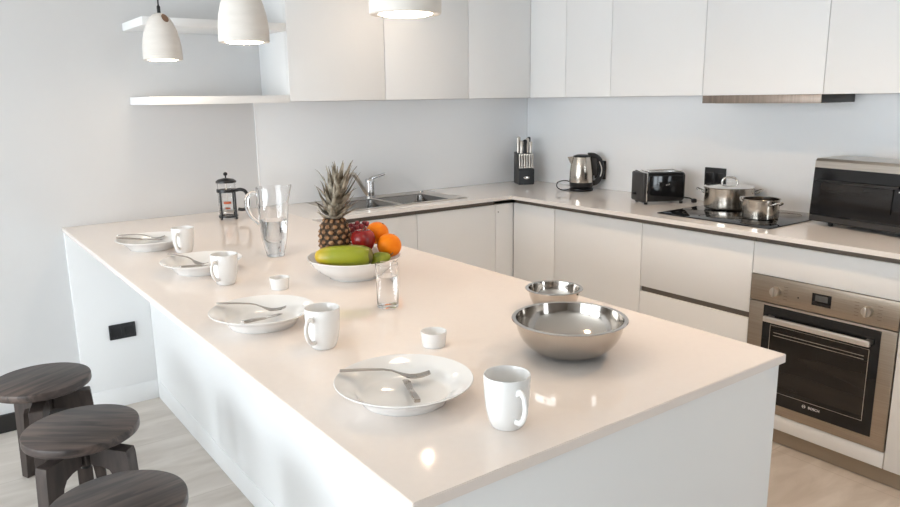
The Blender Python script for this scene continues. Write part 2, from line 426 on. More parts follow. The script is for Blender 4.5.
for zz in (.487, .5): dbox('oven_rail', M['satin'], d, XF - .0076, XF - .0071, -2.56, -2.195, zz, zz + .0025)
bm = nb()
box(bm, XF - .052, XF - .036, -2.592, -2.168, .553, .577, .003)
for yy in (-2.577, -2.183): box(bm, XF - .04, XF - .0058, yy - .012, yy + .012, .557, .573, .002)
tag(obj('handle', bm, M['alu'], d, world=True), 'pale aluminium bar handle')
for yy, zz in ((-2.190, .6775), (-2.556, .6775)):
    bm = nb(); cyl(bm, (XF - .0045, yy, zz), (XF - .024, yy, zz), .0205, .0185, 32)
    box(bm, XF - .034, XF - .0235, yy - .005, yy + .005, zz - .019, zz + .019, .002)
    k = obj('knob', bm, M['satin'], t, world=True)
    for sd in ((-1,) if yy > -2.3 else (-1, 1)):
        for r_ in range(5):
            za = zz + .026 - r_ * .013
            wbox('scale_mark', M['grey_print'], t, XF - .0045, XF - .0039, yy + sd * .042 - .008, yy + sd * .042 + .008, za - .0008, za + .0008)
wbox('display', M['blackgloss'], t, XF - .0055, XF - .0043, -2.418, -2.342, .655, .705, .0005)
wbox('readout', M['lcd'], t, XF - .0060, XF - .0054, -2.405, -2.355, .674, .698)
wbox('indicator', M['blackmatte'], t, XF - .0050, XF - .0042, -2.289, -2.283, .668, .674)
me = text_mesh('BOSCH', .0145)
o = bpy.data.objects.new('brand_lettering', me); COL.objects.link(o); me.materials.append(M['white_print'])
o.parent = d; o.rotation_euler = (PI / 2, 0, -PI / 2); o.location = Vector((XF - .0072, -2.392, .222)) - t.location
bm = nb()
for (ra, rb) in ((.0072, .0062),):
    lathe(bm, [(ra, 0), (ra, .0006), (rb, .0006), (rb, 0)], 32, closed=True)
box(bm, -.0045, -.0035, -.004, .004, 0, .0006); box(bm, .0035, .0045, -.004, .004, 0, .0006); box(bm, -.0045, .0045, -.0006, .0006, 0, .0006)
o = obj('brand_emblem', bm, M['white_print'], d, smooth=0); o.rotation_euler = (PI / 2, 0, -PI / 2); o.location = Vector((XF - .0066, -2.350, .222)) - t.location

# ---------------------------------------------------------------- wall cabinets
ZU, ZT = 1.477, 2.27
GW = 'white wall cabinets'
YB = -.356
def wall_back_cab(x0, x1, label):
    t = thing('wall_cabinet', label, 'cabinet', ((x0 + x1) / 2, -.18, ZU), 0, GW)
    wbox('carcass', M['lacquer'], t, x0 + .0006, x1 - .0006, YB + .0205, -.001, ZU, ZT, .0005)
    wbox('door', M['lacquer'], t, x0 + G, x1 - G, YB, YB + .0195, ZU, ZT, .001)
wall_back_cab(-1.883, -1.336, 'white wall cabinet directly beside the open shelves')
wall_back_cab(-1.336, -.776, 'middle white wall cabinet above the sink')
wall_back_cab(-.776, -.3012, 'white wall cabinet over the sink wall beside the corner')
XU = -.302
def wall_right_cab(y0, y1, label):
    t = thing('wall_cabinet', label, 'cabinet', (-.15, (y0 + y1) / 2, ZU), 0, GW)
    wbox('carcass', M['lacquer'], t, XU + .0205, -.001, y0 + .0006, y1 - .0006, ZU, ZT, .0005)
    wbox('door', M['lacquer'], t, XU, XU + .0195, y0 + G, y1 - G, ZU, ZT, .001)
wall_right_cab(-.656, -.3552, 'narrow white wall cabinet in the corner above the knife block')
wall_right_cab(-.998, -.656, 'white wall cabinet above the kettle')
wall_right_cab(-1.579, -.998, 'white wall cabinet above the toaster, left of the hood')
wall_right_cab(-2.162, -1.579, 'white wall cabinet that holds the steel cooker hood')
wall_right_cab(-2.76, -2.162, 'white wall cabinet at the right, above the tabletop oven')
t = thing('cooker_hood', 'slim brown steel cooker hood under the wall cabinets', 'hood', (-.15, -1.87, 1.44))
wbox('front_strip', M['hood_steel'], t, XU, XU + .004, -2.157, -1.581, 1.4405, 1.4763, .0008)
wbox('body', M['darkgrey'], t, XU + .0042, -.009, -2.157, -1.581, 1.4405, 1.4763, .001)
wbox('filter', M['satin'], t, XU + .05, -.05, -2.12, -1.62, 1.4385, 1.4403)

for z0, lb in ((1.472, 'lower white open shelf on the wall behind the lamps'), (1.809, 'upper white open shelf on the wall behind the lamps')):
    o = obj('wall_shelf', box(nb(), -2.54, -1.8845, -.356, -.001, z0, z0 + .035, .001), M['lacquer']); tag(o, lb, 'shelf', 'open shelves')

# ---------------------------------------------------------------- sink and tap
t = thing('kitchen_sink', 'stainless steel double bowl sink let into the counter', 'sink', (-1.27, -.25, .92))
xs = [-1.672, -1.64, -1.325, -1.295, -.985, -.876]; ys = [-.465, -.432, -.135, -.035]
bm = nb(); cells(bm, xs, ys, lambda i, j: not (j == 1 and i in (1, 3)), .9202, .9232)
obj('rim', bm, M['steel'], t, world=True, smooth=0)
for (a, b) in ((-1.64, -1.325), (-1.295, -.985)):
    bm = nb()
    g = .0005; lip = .923
    a_, b_, c_, d_ = a - g + .001, b + g - .001, -.432 + .001, -.135 - .001
    def ring(ins, z, r):
        pts = []
        for (cx, cy, a0) in ((b_ - ins - r, d_ - ins - r, 0), (a_ + ins + r, d_ - ins - r, 90), (a_ + ins + r, c_ + ins + r, 180), (b_ - ins - r, c_ + ins + r, 270)):
            for k in range(6):
                q = R(a0 + 90 * k / 5); pts.append(bm.verts.new((cx + r * math.cos(q), cy + r * math.sin(q), z)))
        return pts
    rs = [ring(.0, lip, .004), ring(.004, lip - .006, .03), ring(.012, .785, .03), ring(.03, .765, .03), ring(.10, .760, .03)]
    for p, q in zip(rs, rs[1:]):
        for i in range(len(p)):
            j = (i + 1) % len(p); bm.faces.new((p[i], p[j], q[j], q[i]))
    bm.faces.new(rs[-1])
    bw = obj('bowl', bm, M['sinksteel_dark_reflection'], t, world=True)
    bm = nb(); lathe(bm, [(0, .7615), (.03, .7615), (.038, .763), (.04, .7612)], 24, (a + b) / 2, -.2835); obj('drain', bm, M['chrome'], bw, world=True)
bm = nb(); cyl(bm, (-.94, -.085, .9234), (-.94, -.085, .930), .014, .012)
obj('waste_knob', bm, M['chrome'], t, world=True)
t = thing('kitchen_tap', 'chrome mixer tap with raised lever behind the sink', 'tap', (-1.300, -.088, .9234))
bm = nb(); lathe(bm, [(0, 0), (.031, 0), (.031, .006), (.026, .01), (.025, .088), (.027, .090), (.027, .102), (.022, .110), (0, .112)], 32); obj('body', bm, M['chrome'], t)
bm = nb(); tube(bm, spline([(-.012, 0, .012), (-.05, -.008, .062), (-.09, -.014, .118), (-.112, -.018, .142), (-.135, -.022, .142), (-.146, -.023, .128)], 6), .0125, 16); obj('spout', bm, M['satin'], t)
bm = nb(); tube(bm, [(0, 0, .104), (.02, -.006, .114), (.058, -.02, .126), (.085, -.03, .133)], [.011, .010, .007, .006], 14, .6); obj('lever', bm, M['chrome'], t)

# ---------------------------------------------------------------- hob and pots
t = thing('ceramic_hob', 'black glass hob set into the counter under the pots', 'hob', (-.275, -1.815, .92))
wbox('glass', M['hobglass'], t, -.532, -.022, -2.105, -1.525, .9203, .9255, .0015)
for (x, y, r) in ((-.40, -1.66, .07), (-.15, -1.66, .09), (-.40, -1.96, .09), (-.15, -1.96, .07)):
    bm = nb(); lathe(bm, [(r, .9256), (r, .9259), (r - .0015, .9259), (r - .0015, .9256)], 40, x, y, closed=True)
    obj('ring_mark', bm, M['grey_print'], t, world=True, smooth=0)
HZ = .9261
def pot(name, label, x, y, r, h, rz, lid):
    t = thing(name, label, 'pot', (x, y, HZ), rz, 'steel pots on the hob')
    prof = [(0, 0), (r - .006, 0), (r - .001, .004), (r, .012), (r, h - .002), (r + .004, h), (r + .003, h + .002), (r - .002, h), (r - .002, .012), (r - .01, .005), (0, .005)]
    obj('body', lathe(nb(), prof, 64), M['potsteel'], t)
    zz = h * .74
    for s in (-1, 1):
        bm = nb(); w = r * .36
        tube(bm, spline([(s * (r - .001), -w, zz), (s * (r + .018), -w * .95, zz + .008), (s * (r + .034), -w * .5, zz + .016), (s * (r + .038), 0, zz + .018), (s * (r + .034), w * .5, zz + .016), (s * (r + .018), w * .95, zz + .008), (s * (r - .001), w, zz)], 5), .0035, 10)
        obj('handle', bm, M['polished'], t)
    if lid:
        z = h + .0025
        l = obj('lid', lathe(nb(), [(0, z + .016), (r * .5, z + .013), (r * .9, z + .005), (r + .005, z + .001), (r + .005, z), (r * .9, z + .003), (r * .5, z + .011), (0, z + .014)], 64), M['polished'], t)
        bm = nb(); tube(bm, spline([(-.036, 0, z + .012), (-.034, 0, z + .03), (-.018, 0, z + .043), (.018, 0, z + .043), (.034, 0, z + .03), (.036, 0, z + .012)], 5), .005, 10, 1.)
        obj('lid_handle', bm, M['polished'], l)
    return t
pot('stock_pot', 'large lidded steel pot at the back of the hob', -.142, -1.655, .118, .103, R(125), True)
pot('saucepan', 'small steel saucepan without a lid at the front of the hob', -.318, -1.932, .080, .088, R(75), False)

# ---------------------------------------------------------------- tabletop oven
az = R(-9.5)
t = thing('tabletop_oven', 'black and silver tabletop oven on the counter right of the hob', 'oven', (-.264, -2.132, .9205), az)
W_, D_, H_ = .50, .20, .285   # local: x depth into the counter, -y to the right
bm = nb(); prism(bm, [(0.004, .015), (.0, .05), (.010, H_ - .01), (.020, H_ + .001), (D_ - .01, H_ + .004), (D_, H_ - .004), (D_, .015)], lambda x, z: (x, 0, z), lambda x, z: (x, -W_, z))
obj('case', bm, M['steel'], t, smooth=0)
bm = nb(); prism(bm, [(-.006, .017), (-.006, .05), (.0045, H_ - .038), (.009, H_ - .038), (.001, .05), (.003, .017)], lambda x, z: (x, -.003, z), lambda x, z: (x, -W_ + .003, z))
dr = obj('door', bm, M['blackgloss'], t, smooth=0)
bm = nb(); prism(bm, [(-.004, H_ * .30), (.001, H_ * .66), (.0, H_ * .66), (-.005, H_ * .30)], lambda x, z: (x - .0035, -.045, z), lambda x, z: (x - .0035, -W_ + .14, z))
obj('window', bm, M['ovenglass'], dr, smooth=0)
bm = nb(); tube(bm, [(-.004, -.02, H_ * .68), (-.012, -.028, H_ * .68), (-.012, -W_ + .128, H_ * .68), (-.004, -W_ + .12, H_ * .68)], .005, 10); obj('handle', bm, M['black'], dr)
bm = nb(); box(bm, -.0075, -.0002, -.415, -.385, .176, .1815); obj('badge', bm, M['white_print'], dr, smooth=0)
bm = nb(); box(bm, -.0085, -.0055, -W_ + .005, -.005, .02, .042, .001); obj('bottom_rail', M and bm, M['darkgrey'], dr, smooth=0)
for (x, y) in ((.02, -.09), (.02, -W_ + .09), (D_ - .03, -.09), (D_ - .03, -W_ + .09)):
    bm = nb(); lathe(bm, [(0, 0), (.009, 0), (.011, .0155), (0, .0155)], 16, x, y); obj('foot', bm, M['black'], t)

# ---------------------------------------------------------------- toaster
t = thing('toaster', 'black two-slot toaster on the counter below the hood', 'toaster', (-.220, -1.292, .9205), R(-29))
bm = nb(); box(bm, -.105, .110, -.0825, .0825, .012, .168, .022, 5); obj('body', bm, M['blackgloss'], t)
bm = nb(); box(bm, -.128, -.1055, -.080, .080, .010, .165, .010, 3); obj('end_cap', bm, M['darkgrey'], t)
bm = nb(); box(bm, -.1085, -.1000, -.0838, .0838, .012, .1695, .004, 2); obj('trim_strip', bm, M['polished'], t)
bm = nb(); cells(bm, [-.085, -.07, .085, .1], [-.05, -.036, -.008, .008, .036, .05], lambda i, j: not (i == 1 and j in (1, 3)), .1682, .1712); obj('slot_plate', bm, M['polished'], t, smooth=0)
bm = nb(); box(bm, -.07, .085, -.036, -.008, .1683, .1695); box(bm, -.07, .085, .008, .036, .1683, .1695); obj('slots', bm, M['blackmatte'], t, smooth=0)
bm = nb(); box(bm, -.143, -.1285, -.0, .035, .045, .057, .003); obj('lever', bm, M['black'], t)
for x in (-.1, .095):
    for y in (-.06, .06):
        bm = nb(); lathe(bm, [(0, 0), (.009, 0), (.010, .0125), (0, .0125)], 16, x, y); obj('foot', bm, M['black'], t)
bm = nb(); tube(bm, spline([(.110, .0, .03), (.135, -.01, .024), (.16, -.03, .02), (.166, -.05, .0135)], 6), .0035, 10); obj('power_cord', bm, M['cord'], t)
bm = nb(); box(bm, .155, .180, -.072, -.048, .0003, .022, .006); obj('plug', bm, M['black'], t)
bm = nb()
for k, (px_, w_) in enumerate(((-.008, .006), (0., .006), (.008, .006))): box(bm, px_ - w_ / 2 + .01, px_ + w_ / 2 + .008, -.0832, -.0824, .098 + .002 * k, .105 + .002 * k)
obj('badge', bm, M['satin'], t, smooth=0)

# ---------------------------------------------------------------- kettle
t = thing('electric_kettle', 'brushed steel and black electric kettle near the corner', 'kettle', (-.158, -.664, .9205), R(-38))
obj('base', lathe(nb(), [(0, 0), (.070, 0), (.073, .006), (.072, .014), (.060, .018), (0, .018)], 48), M['black'], t)
obj('lower_band', lathe(nb(), [(0, .019), (.064, .019), (.070, .026), (.0715, .052), (0, .052)], 48), M['black'], t)
def kmod(a, z): return 1.
obj('body', lathe(nb(), [(0, .0525), (.0715, .0525), (.0725, .07), (.070, .12), (.062, .175), (.056, .203), (0, .203)], 64), M['potsteel'], t)
bm = nb(); prism(bm, [(-.052, .206), (-.086, .203), (-.070, .170), (-.060, .155)], lambda x, z: (x, .014, z), lambda x, z: (x, -.014, z))
for v in bm.verts:
    if v.co.x < -.08: v.co.y *= .35
obj('spout', bm, M['potsteel'], t)
obj('lid', lathe(nb(), [(0, .219), (.03, .217), (.05, .210), (.056, .2035), (0, .2035)], 48), M['black'], t)
bm = nb()
tube(bm, spline([(.035, 0, .212), (.075, 0, .208), (.108, 0, .180), (.122, 0, .13), (.115, 0, .085), (.09, 0, .05), (.066, 0, .042)], 6), [.013] * 37, 14, 1.25, up=(0, 1, 0))
h = obj('handle', bm, M['black'], t)
bm = nb(); box(bm, .055, .092, -.011, .011, .09, .198, .004); obj('handle_panel', bm, M['darkgrey'], h)
bm = nb(); tube(bm, spline([(.103, -.014, .175), (.119, -.016, .13), (.112, -.014, .085)], 6), .003, 8); obj('handle_inlay', bm, M['satin'], h)
bm = nb(); tube(bm, spline([(-.066, .01, .005), (-.115, .0, .004), (-.143, .022, .02), (-.135, .05, .045), (-.09, .075, .052), (-.03, .095, .04), (.04, .115, .05)], 8), .0035, 10); obj('power_cord', bm, M['cord'], t)

def wall_socket(y, z, w, label):
    t = thing('power_socket', label, 'socket', (-.012, y, z), 0)
    wbox('plate', M['blackmatte'], t, -.0175, -.008, y - w / 2, y + w / 2, z - .056, z + .056, .002)
    for dy in ((-.030, .030) if w > .1 else (0,)):
        wbox('outlet', M['black'], t, -.0195, -.0172, y + dy - .025, y + dy + .025, z - .02, z + .03, .001)
        wbox('switch', M['darkgrey'], t, -.0205, -.0172, y + dy - .012, y + dy + .012, z - .044, z - .028, .001)
wall_socket(-.682, 1.037, .085, 'black socket on the splashback behind the kettle')
wall_socket(-1.484, 1.047, .124, 'black double socket on the splashback behind the large pot')

# ---------------------------------------------------------------- knife block and knives
ka = R(-27)
KX, KY = -.172, -.162
t = thing('knife_block', 'black knife block with an oval silver badge in the counter corner', 'knife block', (KX, KY, .9205), ka)
bm = nb(); prism(bm, [(-.068, 0), (.068, 0), (.068, .206), (-.036, .194), (-.036, .105), (-.068, .100)], lambda y, z: (-.052, y, z), lambda y, z: (.052, y, z))
bmesh.ops.bevel(bm, geom=bm.edges[:], offset=.003, segments=2, affect='EDGES')
obj('block', bm, M['black'], t)
bm = nb(); sphere(bm, (0, -.0682, .045), .02, (1.0, .08, .42), 24, 12); obj('badge', bm, M['polished'], t)
def kpos(x, y, z): 
    c, s = math.cos(ka), math.sin(ka); return (KX + x * c - y * s, KY + x * s + y * c, .9205 + z)
def knife_handle(L, w, blk=False):
    bm = nb(); tube(bm, spline([(0, 0, .0), (0, 0, L * .3), (0, .001, L * .7), (0, 0, L)], 4), [w, w, w, w * .95, w * .9, w * .9, w * .92, w * .95, w, w * 1.1, w * 1.15, w * 1.1, w * .9], 12, .62, up=(1, 0, 0))
    return bm
GK = 'steak knives along the front of the block'
first = None
for k in range(6):
    lb = ['leftmost steak knife in the front row of the block', 'second steak knife from the left in the front row', 'third steak knife from the left in the front row', 'third steak knife from the right in the front row', 'second steak knife from the right in the front row', 'rightmost steak knife in the front row of the block'][k]
    p = kpos(-.042 + .0168 * k, -.052, .1065)
    if first is None:
        first = thing('steak_knife', lb, 'knife', p, ka, GK)
        obj('handle', knife_handle(.092, .0068), M['satin'], first)
        bm = nb(); box(bm, -.0012, .0012, -.0050, .0052, .010, .084, .0004); obj('handle_strip', bm, M['black'], first)
        for q in bm.verts if False else (): pass
    else: dup(first, p, ka, lb)
spec = [(-.032, .020, .098, .0115, 'polished', 'tall steel handled knife at the back left of the block', 'chef_knife', 'knife'),
        (-.020, -.012, .078, .0105, 'polished', 'shorter steel handled knife at the front left above the steak knives', 'chef_knife', 'knife'),
        (.004, -.005, .082, .0125, 'black', 'wide black handle in the middle of the knife block', 'chef_knife', 'knife'),
        (.024, .010, .090, .0110, 'polished', 'steel handled knife standing right of the wide black handle', 'chef_knife', 'knife'),
        (.040, .030, .094, .0105, 'black', 'tall black handle at the back right of the knife block', 'chef_knife', 'knife'),
        (.042, -.010, .072, .0095, 'polished', 'short steel handled knife at the right edge of the block', 'chef_knife', 'knife')]
for x, y, L_, w, mm, lb, nm, ct in spec:
    t = thing(nm, lb, ct, kpos(x, y, .1960 + .0125 * (y + .036) / .1), ka)
    obj('handle', knife_handle(L_, w), M['satin'] if mm == 'polished' else M[mm], t)
    bm = nb(); sphere(bm, (0, 0, L_ - .004), w * 1.12, (1, .68, .8), 14, 8); obj('pommel', bm, M['satin'] if mm == 'polished' else M['black'], t)

# ---------------------------------------------------------------- french press
t = thing('french_press', 'black framed glass coffee press standing against the wall', 'coffee press', (-2.204, -.272, .9205), R(-33))
obj('beaker', lathe(nb(), [(0, .010), (.040, .010), (.0425, .014), (.0425, .172), (.0445, .177), (.0425, .177), (.0408, .172), (.0408, .016), (.039, .0125), (0, .0125)], 40, closed=False), M['glass'], t)
obj('collar', lathe(nb(), [(.0432, .132), (.0475, .132), (.0475, .146), (.0432, .146)], 40, closed=True), M['black'], t)
obj('lower_ring', lathe(nb(), [(.0432, .012), (.0462, .012), (.0462, .019), (.0432, .019)], 40, closed=True), M['black'], t)
for k in range(4):
    a = R(45 + 90 * k + 20); c, s = math.cos(a), math.sin(a)
    bm = nb(); tube(bm, [(.0475 * c, .0475 * s, .135), (.0475 * c, .0475 * s, .012), (.050 * c, .050 * s, .005)], [.0045, .0045, .0055], 10)
    sphere(bm, (.050 * c, .050 * s, .0062), .0062, (1, 1, 1), 12, 8); obj('leg', bm, M['black'], t)
bm = nb(); lathe(bm, [(0, .200), (.014, .199), (.036, .194), (.0475, .186), (.0485, .178), (.0465, .1775), (0, .1775)], 40); l = obj('lid', bm, M['black'], t)
bm = nb(); cyl(bm, (0, 0, .198), (0, 0, .213), .0035); sphere(bm, (0, 0, .219), .0105, (1, 1, .9), 16, 10); obj('plunger_knob', bm, M['black'], l)
bm = nb(); cyl(bm, (0, 0, .042), (0, 0, .1775), .0022, None, 10); p = obj('plunger_rod', bm, M['satin'], t)
obj('filter_disc', lathe(nb(), [(0, .036), (.040, .036), (.040, .041), (0, .042)], 36), M['satin'], p)
obj('amber_ring', lathe(nb(), [(0, .075), (.018, .075), (.018, .085), (0, .086)], 28), M['coffee'], p)
obj('amber_cap', lathe(nb(), [(0, .049), (.013, .049), (.012, .056), (0, .057)], 28), M['coffee'], p)
bm = nb(); tube(bm, spline([(.046, 0, .139), (.066, 0, .143), (.088, 0, .134), (.098, 0, .11), (.098, 0, .075), (.090, 0, .052), (.072, 0, .044), (.050, 0, .047)], 6), .0068, 12, 1.2, up=(0, 1, 0)); obj('handle', bm, M['black'], t)

# ---------------------------------------------------------------- glass jug, tumbler
t = thing('glass_jug', 'clear glass water jug with a loop handle behind the plates', 'jug', (-2.370, -1.234, .9205), R(-34))
po = [(0, 0), (.030, 0), (.0335, .006), (.0465, .066), (.0530, .14), (.0560, .2), (.0570, .256)]
pi_ = [(.0550, .256), (.0538, .2), (.0507, .14), (.0442, .066), (.0305, .012), (0, .010)]
bm = nb(); lathe(bm, po + pi_, 48)
for v in bm.verts:
    d_ = math.hypot(v.co.x, v.co.y)
    if v.co.z > .17 and d_ > .03:
        a = math.atan2(v.co.y, v.co.x); f_ = max(0, math.cos(a)) ** 10 * ((v.co.z - .17) / .086) ** 2
        v.co.x += f_ * .016; v.co.z += f_ * .008
obj('body', bm, M['glass'], t)
obj('water', lathe(nb(), [(0, .0104), (.030, .0124), (.0439, .066), (.0500, .135), (0, .135)], 48), M['water'], t)
bm = nb(); tube(bm, spline([(-.0540, 0, .232), (-.072, 0, .236), (-.092, 0, .218), (-.094, 0, .185), (-.080, 0, .15), (-.0520, 0, .122)], 8), .0062, 12, 1.3, up=(0, 1, 0)); obj('handle', bm, M['glass'], t)
t = thing('water_glass', 'straight glass tumbler of water beside the fruit bowl', 'glass', (-2.397, -2.072, .9205))
obj('tumbler', lathe(nb(), [(0, 0), (.0285, 0), (.030, .003), (.0315, .122), (.0305, .1225), (.0292, .122), (.0280, .012), (.026, .009), (0, .008)], 48), M['glass'], t)
obj('water', lathe(nb(), [(0, .0084), (.0257, .0094), (.0277, .013), (.0287, .088), (0, .088)], 48), M['water'], t)

# ---------------------------------------------------------------- plates, cutlery, mugs, ramekins
ZC = .9205
def plate_bm():
    po = [(0, .003), (.075, .003), (.077, 0), (.082, 0), (.085, .005), (.097, .017), (.112, .0265), (.1310, .0350)]
    pi_ = [(.1320, .0362), (.1310, .0374), (.112, .0300), (.099, .0235), (.093, .0185), (.086, .0115), (.078, .0085), (0, .008)]
    return lathe(nb(), po + pi_, 72)
pm = plate_bm()
plates = [((-2.704, -2.633), 'white dinner plate nearest the front edge, beside the lone mug'), ((-2.734, -2.006), 'white dinner plate second from the front, partly behind a mug'),
          ((-2.664, -1.303), 'white dinner plate third from the front, mostly behind a mug'), ((-2.692, -.775), 'white dinner plate farthest from the front, near the wall')]
pobj = None
for (x, y), lb in plates:
    if pobj is None:
        pobj = obj('dinner_plate', pm, M['porcelain']); o = pobj
    else:
        o = pobj.copy(); COL.objects.link(o)
    o.location = (x, y, ZC); o.scale = (1.012, 1.012, 1.12); tag(o, lb, 'plate', 'dinner plates on the peninsula')

def grid_strip(rows, cols_mask=None, thick=.0022):
    """rows: (x, halfwidth, z, tined)"""
    bm = nb(); C = [-1, -.74, -.44, -.15, .15, .44, .74, 1]
    C = [-1, -.62, -.53, -.05, .05, .53, .62, 1]
    V = []
    for (x, w, z, tn) in rows: V.append([bm.verts.new((x, c * w, z)) for c in C])
    for i in range(len(rows) - 1):
        for k in range(7):
            if rows[i][3] and rows[i + 1][3] and k in (1, 3, 5): continue
            bm.faces.new((V[i][k], V[i][k + 1], V[i + 1][k + 1], V[i + 1][k]))
    bmesh.ops.recalc_face_normals(bm, faces=bm.faces[:])
    bmesh.ops.solidify(bm, geom=bm.faces[:], thickness=thick)
    return bm
# fork: origin at the handle tip resting on the rim, running along +x into the plate
fork_rows = [(0, .0042, .0420, 0), (.002, .0056, .0420, 0), (.03, .0052, .0412, 0), (.06, .0042, .0400, 0), (.085, .0032, .0382, 0), (.102, .0028, .0345, 0), (.114, .0032, .0290, 0),
             (.123, .0075, .0245, 0), (.131, .0100, .0215, 0), (.138, .0106, .0195, 1), (.148, .0106, .0190, 1), (.160, .0104, .0202, 1), (.171, .0098, .0230, 1), (.178, .0090, .0255, 1)]
def fork_at(x, y, a, label, first=[None]):
    if first[0] is None:
        o = obj('fork', grid_strip(fork_rows), M['cutlery']); first[0] = o
    else:
        o = first[0].copy(); COL.objects.link(o)
    o.location = (x, y, ZC + .0055); o.rotation_euler = (0, 0, a); tag(o, label, 'fork', 'forks on the dinner plates')
def knife_at(x, y, a, label, first=[None]):
    if first[0] is None:
        t = thing('table_knife', label, 'knife', (x, y, ZC + .004), a, 'table knives on the dinner plates')
        bm = nb()
        V = [(0, .0052, .0440, .0030), (.004, .0058, .0436, .0034), (.05, .0054, .0358, .0032), (.088, .0048, .0286, .0030), (.095, .0052, .0272, .0020)]
        rings = []
        for (xx, w, z, h_) in V: rings.append([bm.verts.new((xx, sy * w, z + sz * h_)) for sy, sz in ((-1, -1), (1, -1), (1, 1), (-1, 1))])
        for p, q in zip(rings, rings[1:]):
            for k in range(4): bm.faces.new((p[k], p[(k + 1) % 4], q[(k + 1) % 4], q[k]))
        bm.faces.new(rings[0]); bm.faces.new(rings[-1])
        bmesh.ops.bevel(bm, geom=bm.edges[:], offset=.0008, segments=2, affect='EDGES')
        obj('handle', bm, M['cutlery'], t)
        bm = nb(); pts = [(.093, -.005), (.12, -.0085), (.15, -.0088), (.166, -.006), (.172, .0), (.168, .0058), (.10, .0058), (.093, .005)]
        prism(bm, pts, lambda xx, yy: (xx, yy, .0272 - (xx - .093) * .13 - .0006), lambda xx, yy: (xx, yy, .0272 - (xx - .093) * .13 + .0006))
        obj('blade', bm, M['cutlery'], t, smooth=0); first[0] = t
    else: dup(first[0], (x, y, ZC + .004), a, label)
fork_at(-2.792, -2.539, R(-26.7), 'steel fork on the front plate, handle over the left rim')
knife_at(-2.752, -2.752, R(64.8), 'steel knife on the front plate, handle over the near rim')
fork_at(-2.820, -1.910, R(-30), 'steel fork on the second plate from the front')
knife_at(-2.826, -2.112, R(35), 'steel knife on the second plate from the front')
fork_at(-2.737, -1.174, R(-63), 'steel fork on the third plate, beside two mugs')
knife_at(-2.765, -1.408, R(30), 'steel knife on the third plate, behind a mug handle')
fork_at(-2.797, -.672, R(-14), 'steel fork on the far plate near the wall')
knife_at(-2.812, -.728, R(-2), 'steel knife on the far plate near the wall')

def mug(x, y, a, label, first=[None]):
    if first[0] is None:
        t = thing('mug', label, 'mug', (x, y, ZC), a, 'white mugs on the peninsula')
        po = [(0, .003), (.022, .003), (.024, 0), (.0265, 0), (.029, .003), (.0335, .015), (.0375, .035), (.0400, .060), (.0412, .094)]
        pi_ = [(.0408, .0955), (.0396, .0955), (.0388, .094), (.0376, .060), (.035, .035), (.031, .016), (.026, .007), (0, .006)]
        obj('body', lathe(nb(), po + pi_, 56), M['porcelain'], t)
        bm = nb(); tube(bm, spline([(.0385, 0, .072), (.050, 0, .079), (.062, 0, .073), (.067, 0, .056), (.062, 0, .038), (.050, 0, .024), (.0340, 0, .019)], 7), .0042, 12, 1.35, up=(0, 1, 0))
        obj('handle', bm, M['porcelain'], t); first[0] = t
    else: dup(first[0], (x, y, ZC), a, label)
mug(-2.624, -2.842, R(-130.7 + 27), 'white mug nearest the front corner, handle turned right')
mug(-2.690, -2.263, R(-115.5 - 34), 'white mug between the two nearest plates')
mug(-2.661, -1.525, R(-108.2 - 36), 'white mug in front of the third plate')
mug(-2.617, -.939, R(-105.4 - 24), 'white mug beside the far plate')
def ram(x, y, label, first=[None]):
    if first[0] is None:
        o = obj('ramekin', lathe(nb(), [(0, .002), (.022, .002), (.023, 0), (.0262, 0), (.0268, .003), (.0305, .033), (.0308, .0355), (.0295, .0358), (.0285, .0345), (.025, .008), (0, .006)], 48), M['porcelain']); first[0] = o
    else:
        o = first[0].copy(); COL.objects.link(o)
    o.location = (x, y, ZC); tag(o, label, 'dish', 'small ramekins on the peninsula')
ram(-2.484, -2.418, 'small white ramekin behind the front dinner plate')
ram(-2.553, -1.694, 'small white ramekin near the fruit bowl and jug')

# ---------------------------------------------------------------- mixing bowls
def mix_bowl(x, y, r, h, rb, label):
    po = [(0, 0), (rb, 0), (rb + .008, .002)]
    n = 10
    for k in range(1, n + 1):
        q = k / n; po.append((rb + .008 + (r - .008 - rb - .008) * math.sin(q * PI / 2), .002 + (h - .004) * (1 - math.cos(q * PI / 2)) ** .95))
    po += [(r - .002, h - .001), (r, h - .003), (r + .001, h - .001), (r, h + .0005)]
    inner = [(r - .008, h)] + [(max(a - .0012, 0), b + .0012) for a, b in reversed(po[3:-5])] + [(rb + .006, .0034), (0, .0018)]
    o = obj('mixing_bowl', lathe(nb(), po + inner, 72), M['bowlsteel']); o.location = (x, y, ZC)
    tag(o, label, 'bowl', 'steel mixing bowls')
mix_bowl(-2.276, -2.650, .1275, .083, .038, 'large shiny steel mixing bowl on the front of the peninsula')
mix_bowl(-2.060, -2.380, .0765, .060, .024, 'small steel mixing bowl behind the large one')

# ---------------------------------------------------------------- fruit bowl and fruit
FX, FY = -2.295, -1.700
def fm(a, z): return 1 + .012 * abs(math.cos(4 * a)) * min(1, z / .03)
po = [(0, .004), (.074, .004), (.077, 0), (.083, 0), (.086, .006), (.115, .024), (.136, .045), (.146, .062)]
pi_ = [(.151, .0655), (.1515, .068), (.149, .0685), (.142, .064), (.131, .046), (.11, .027), (.08, .012), (0, .010)]
o = obj('fruit_bowl', lathe(nb(), po + pi_, 96, rmod=fm), M['porcelain']); o.location = (FX, FY, ZC)
tag(o, 'wide white porcelain bowl holding the fruit', 'bowl')

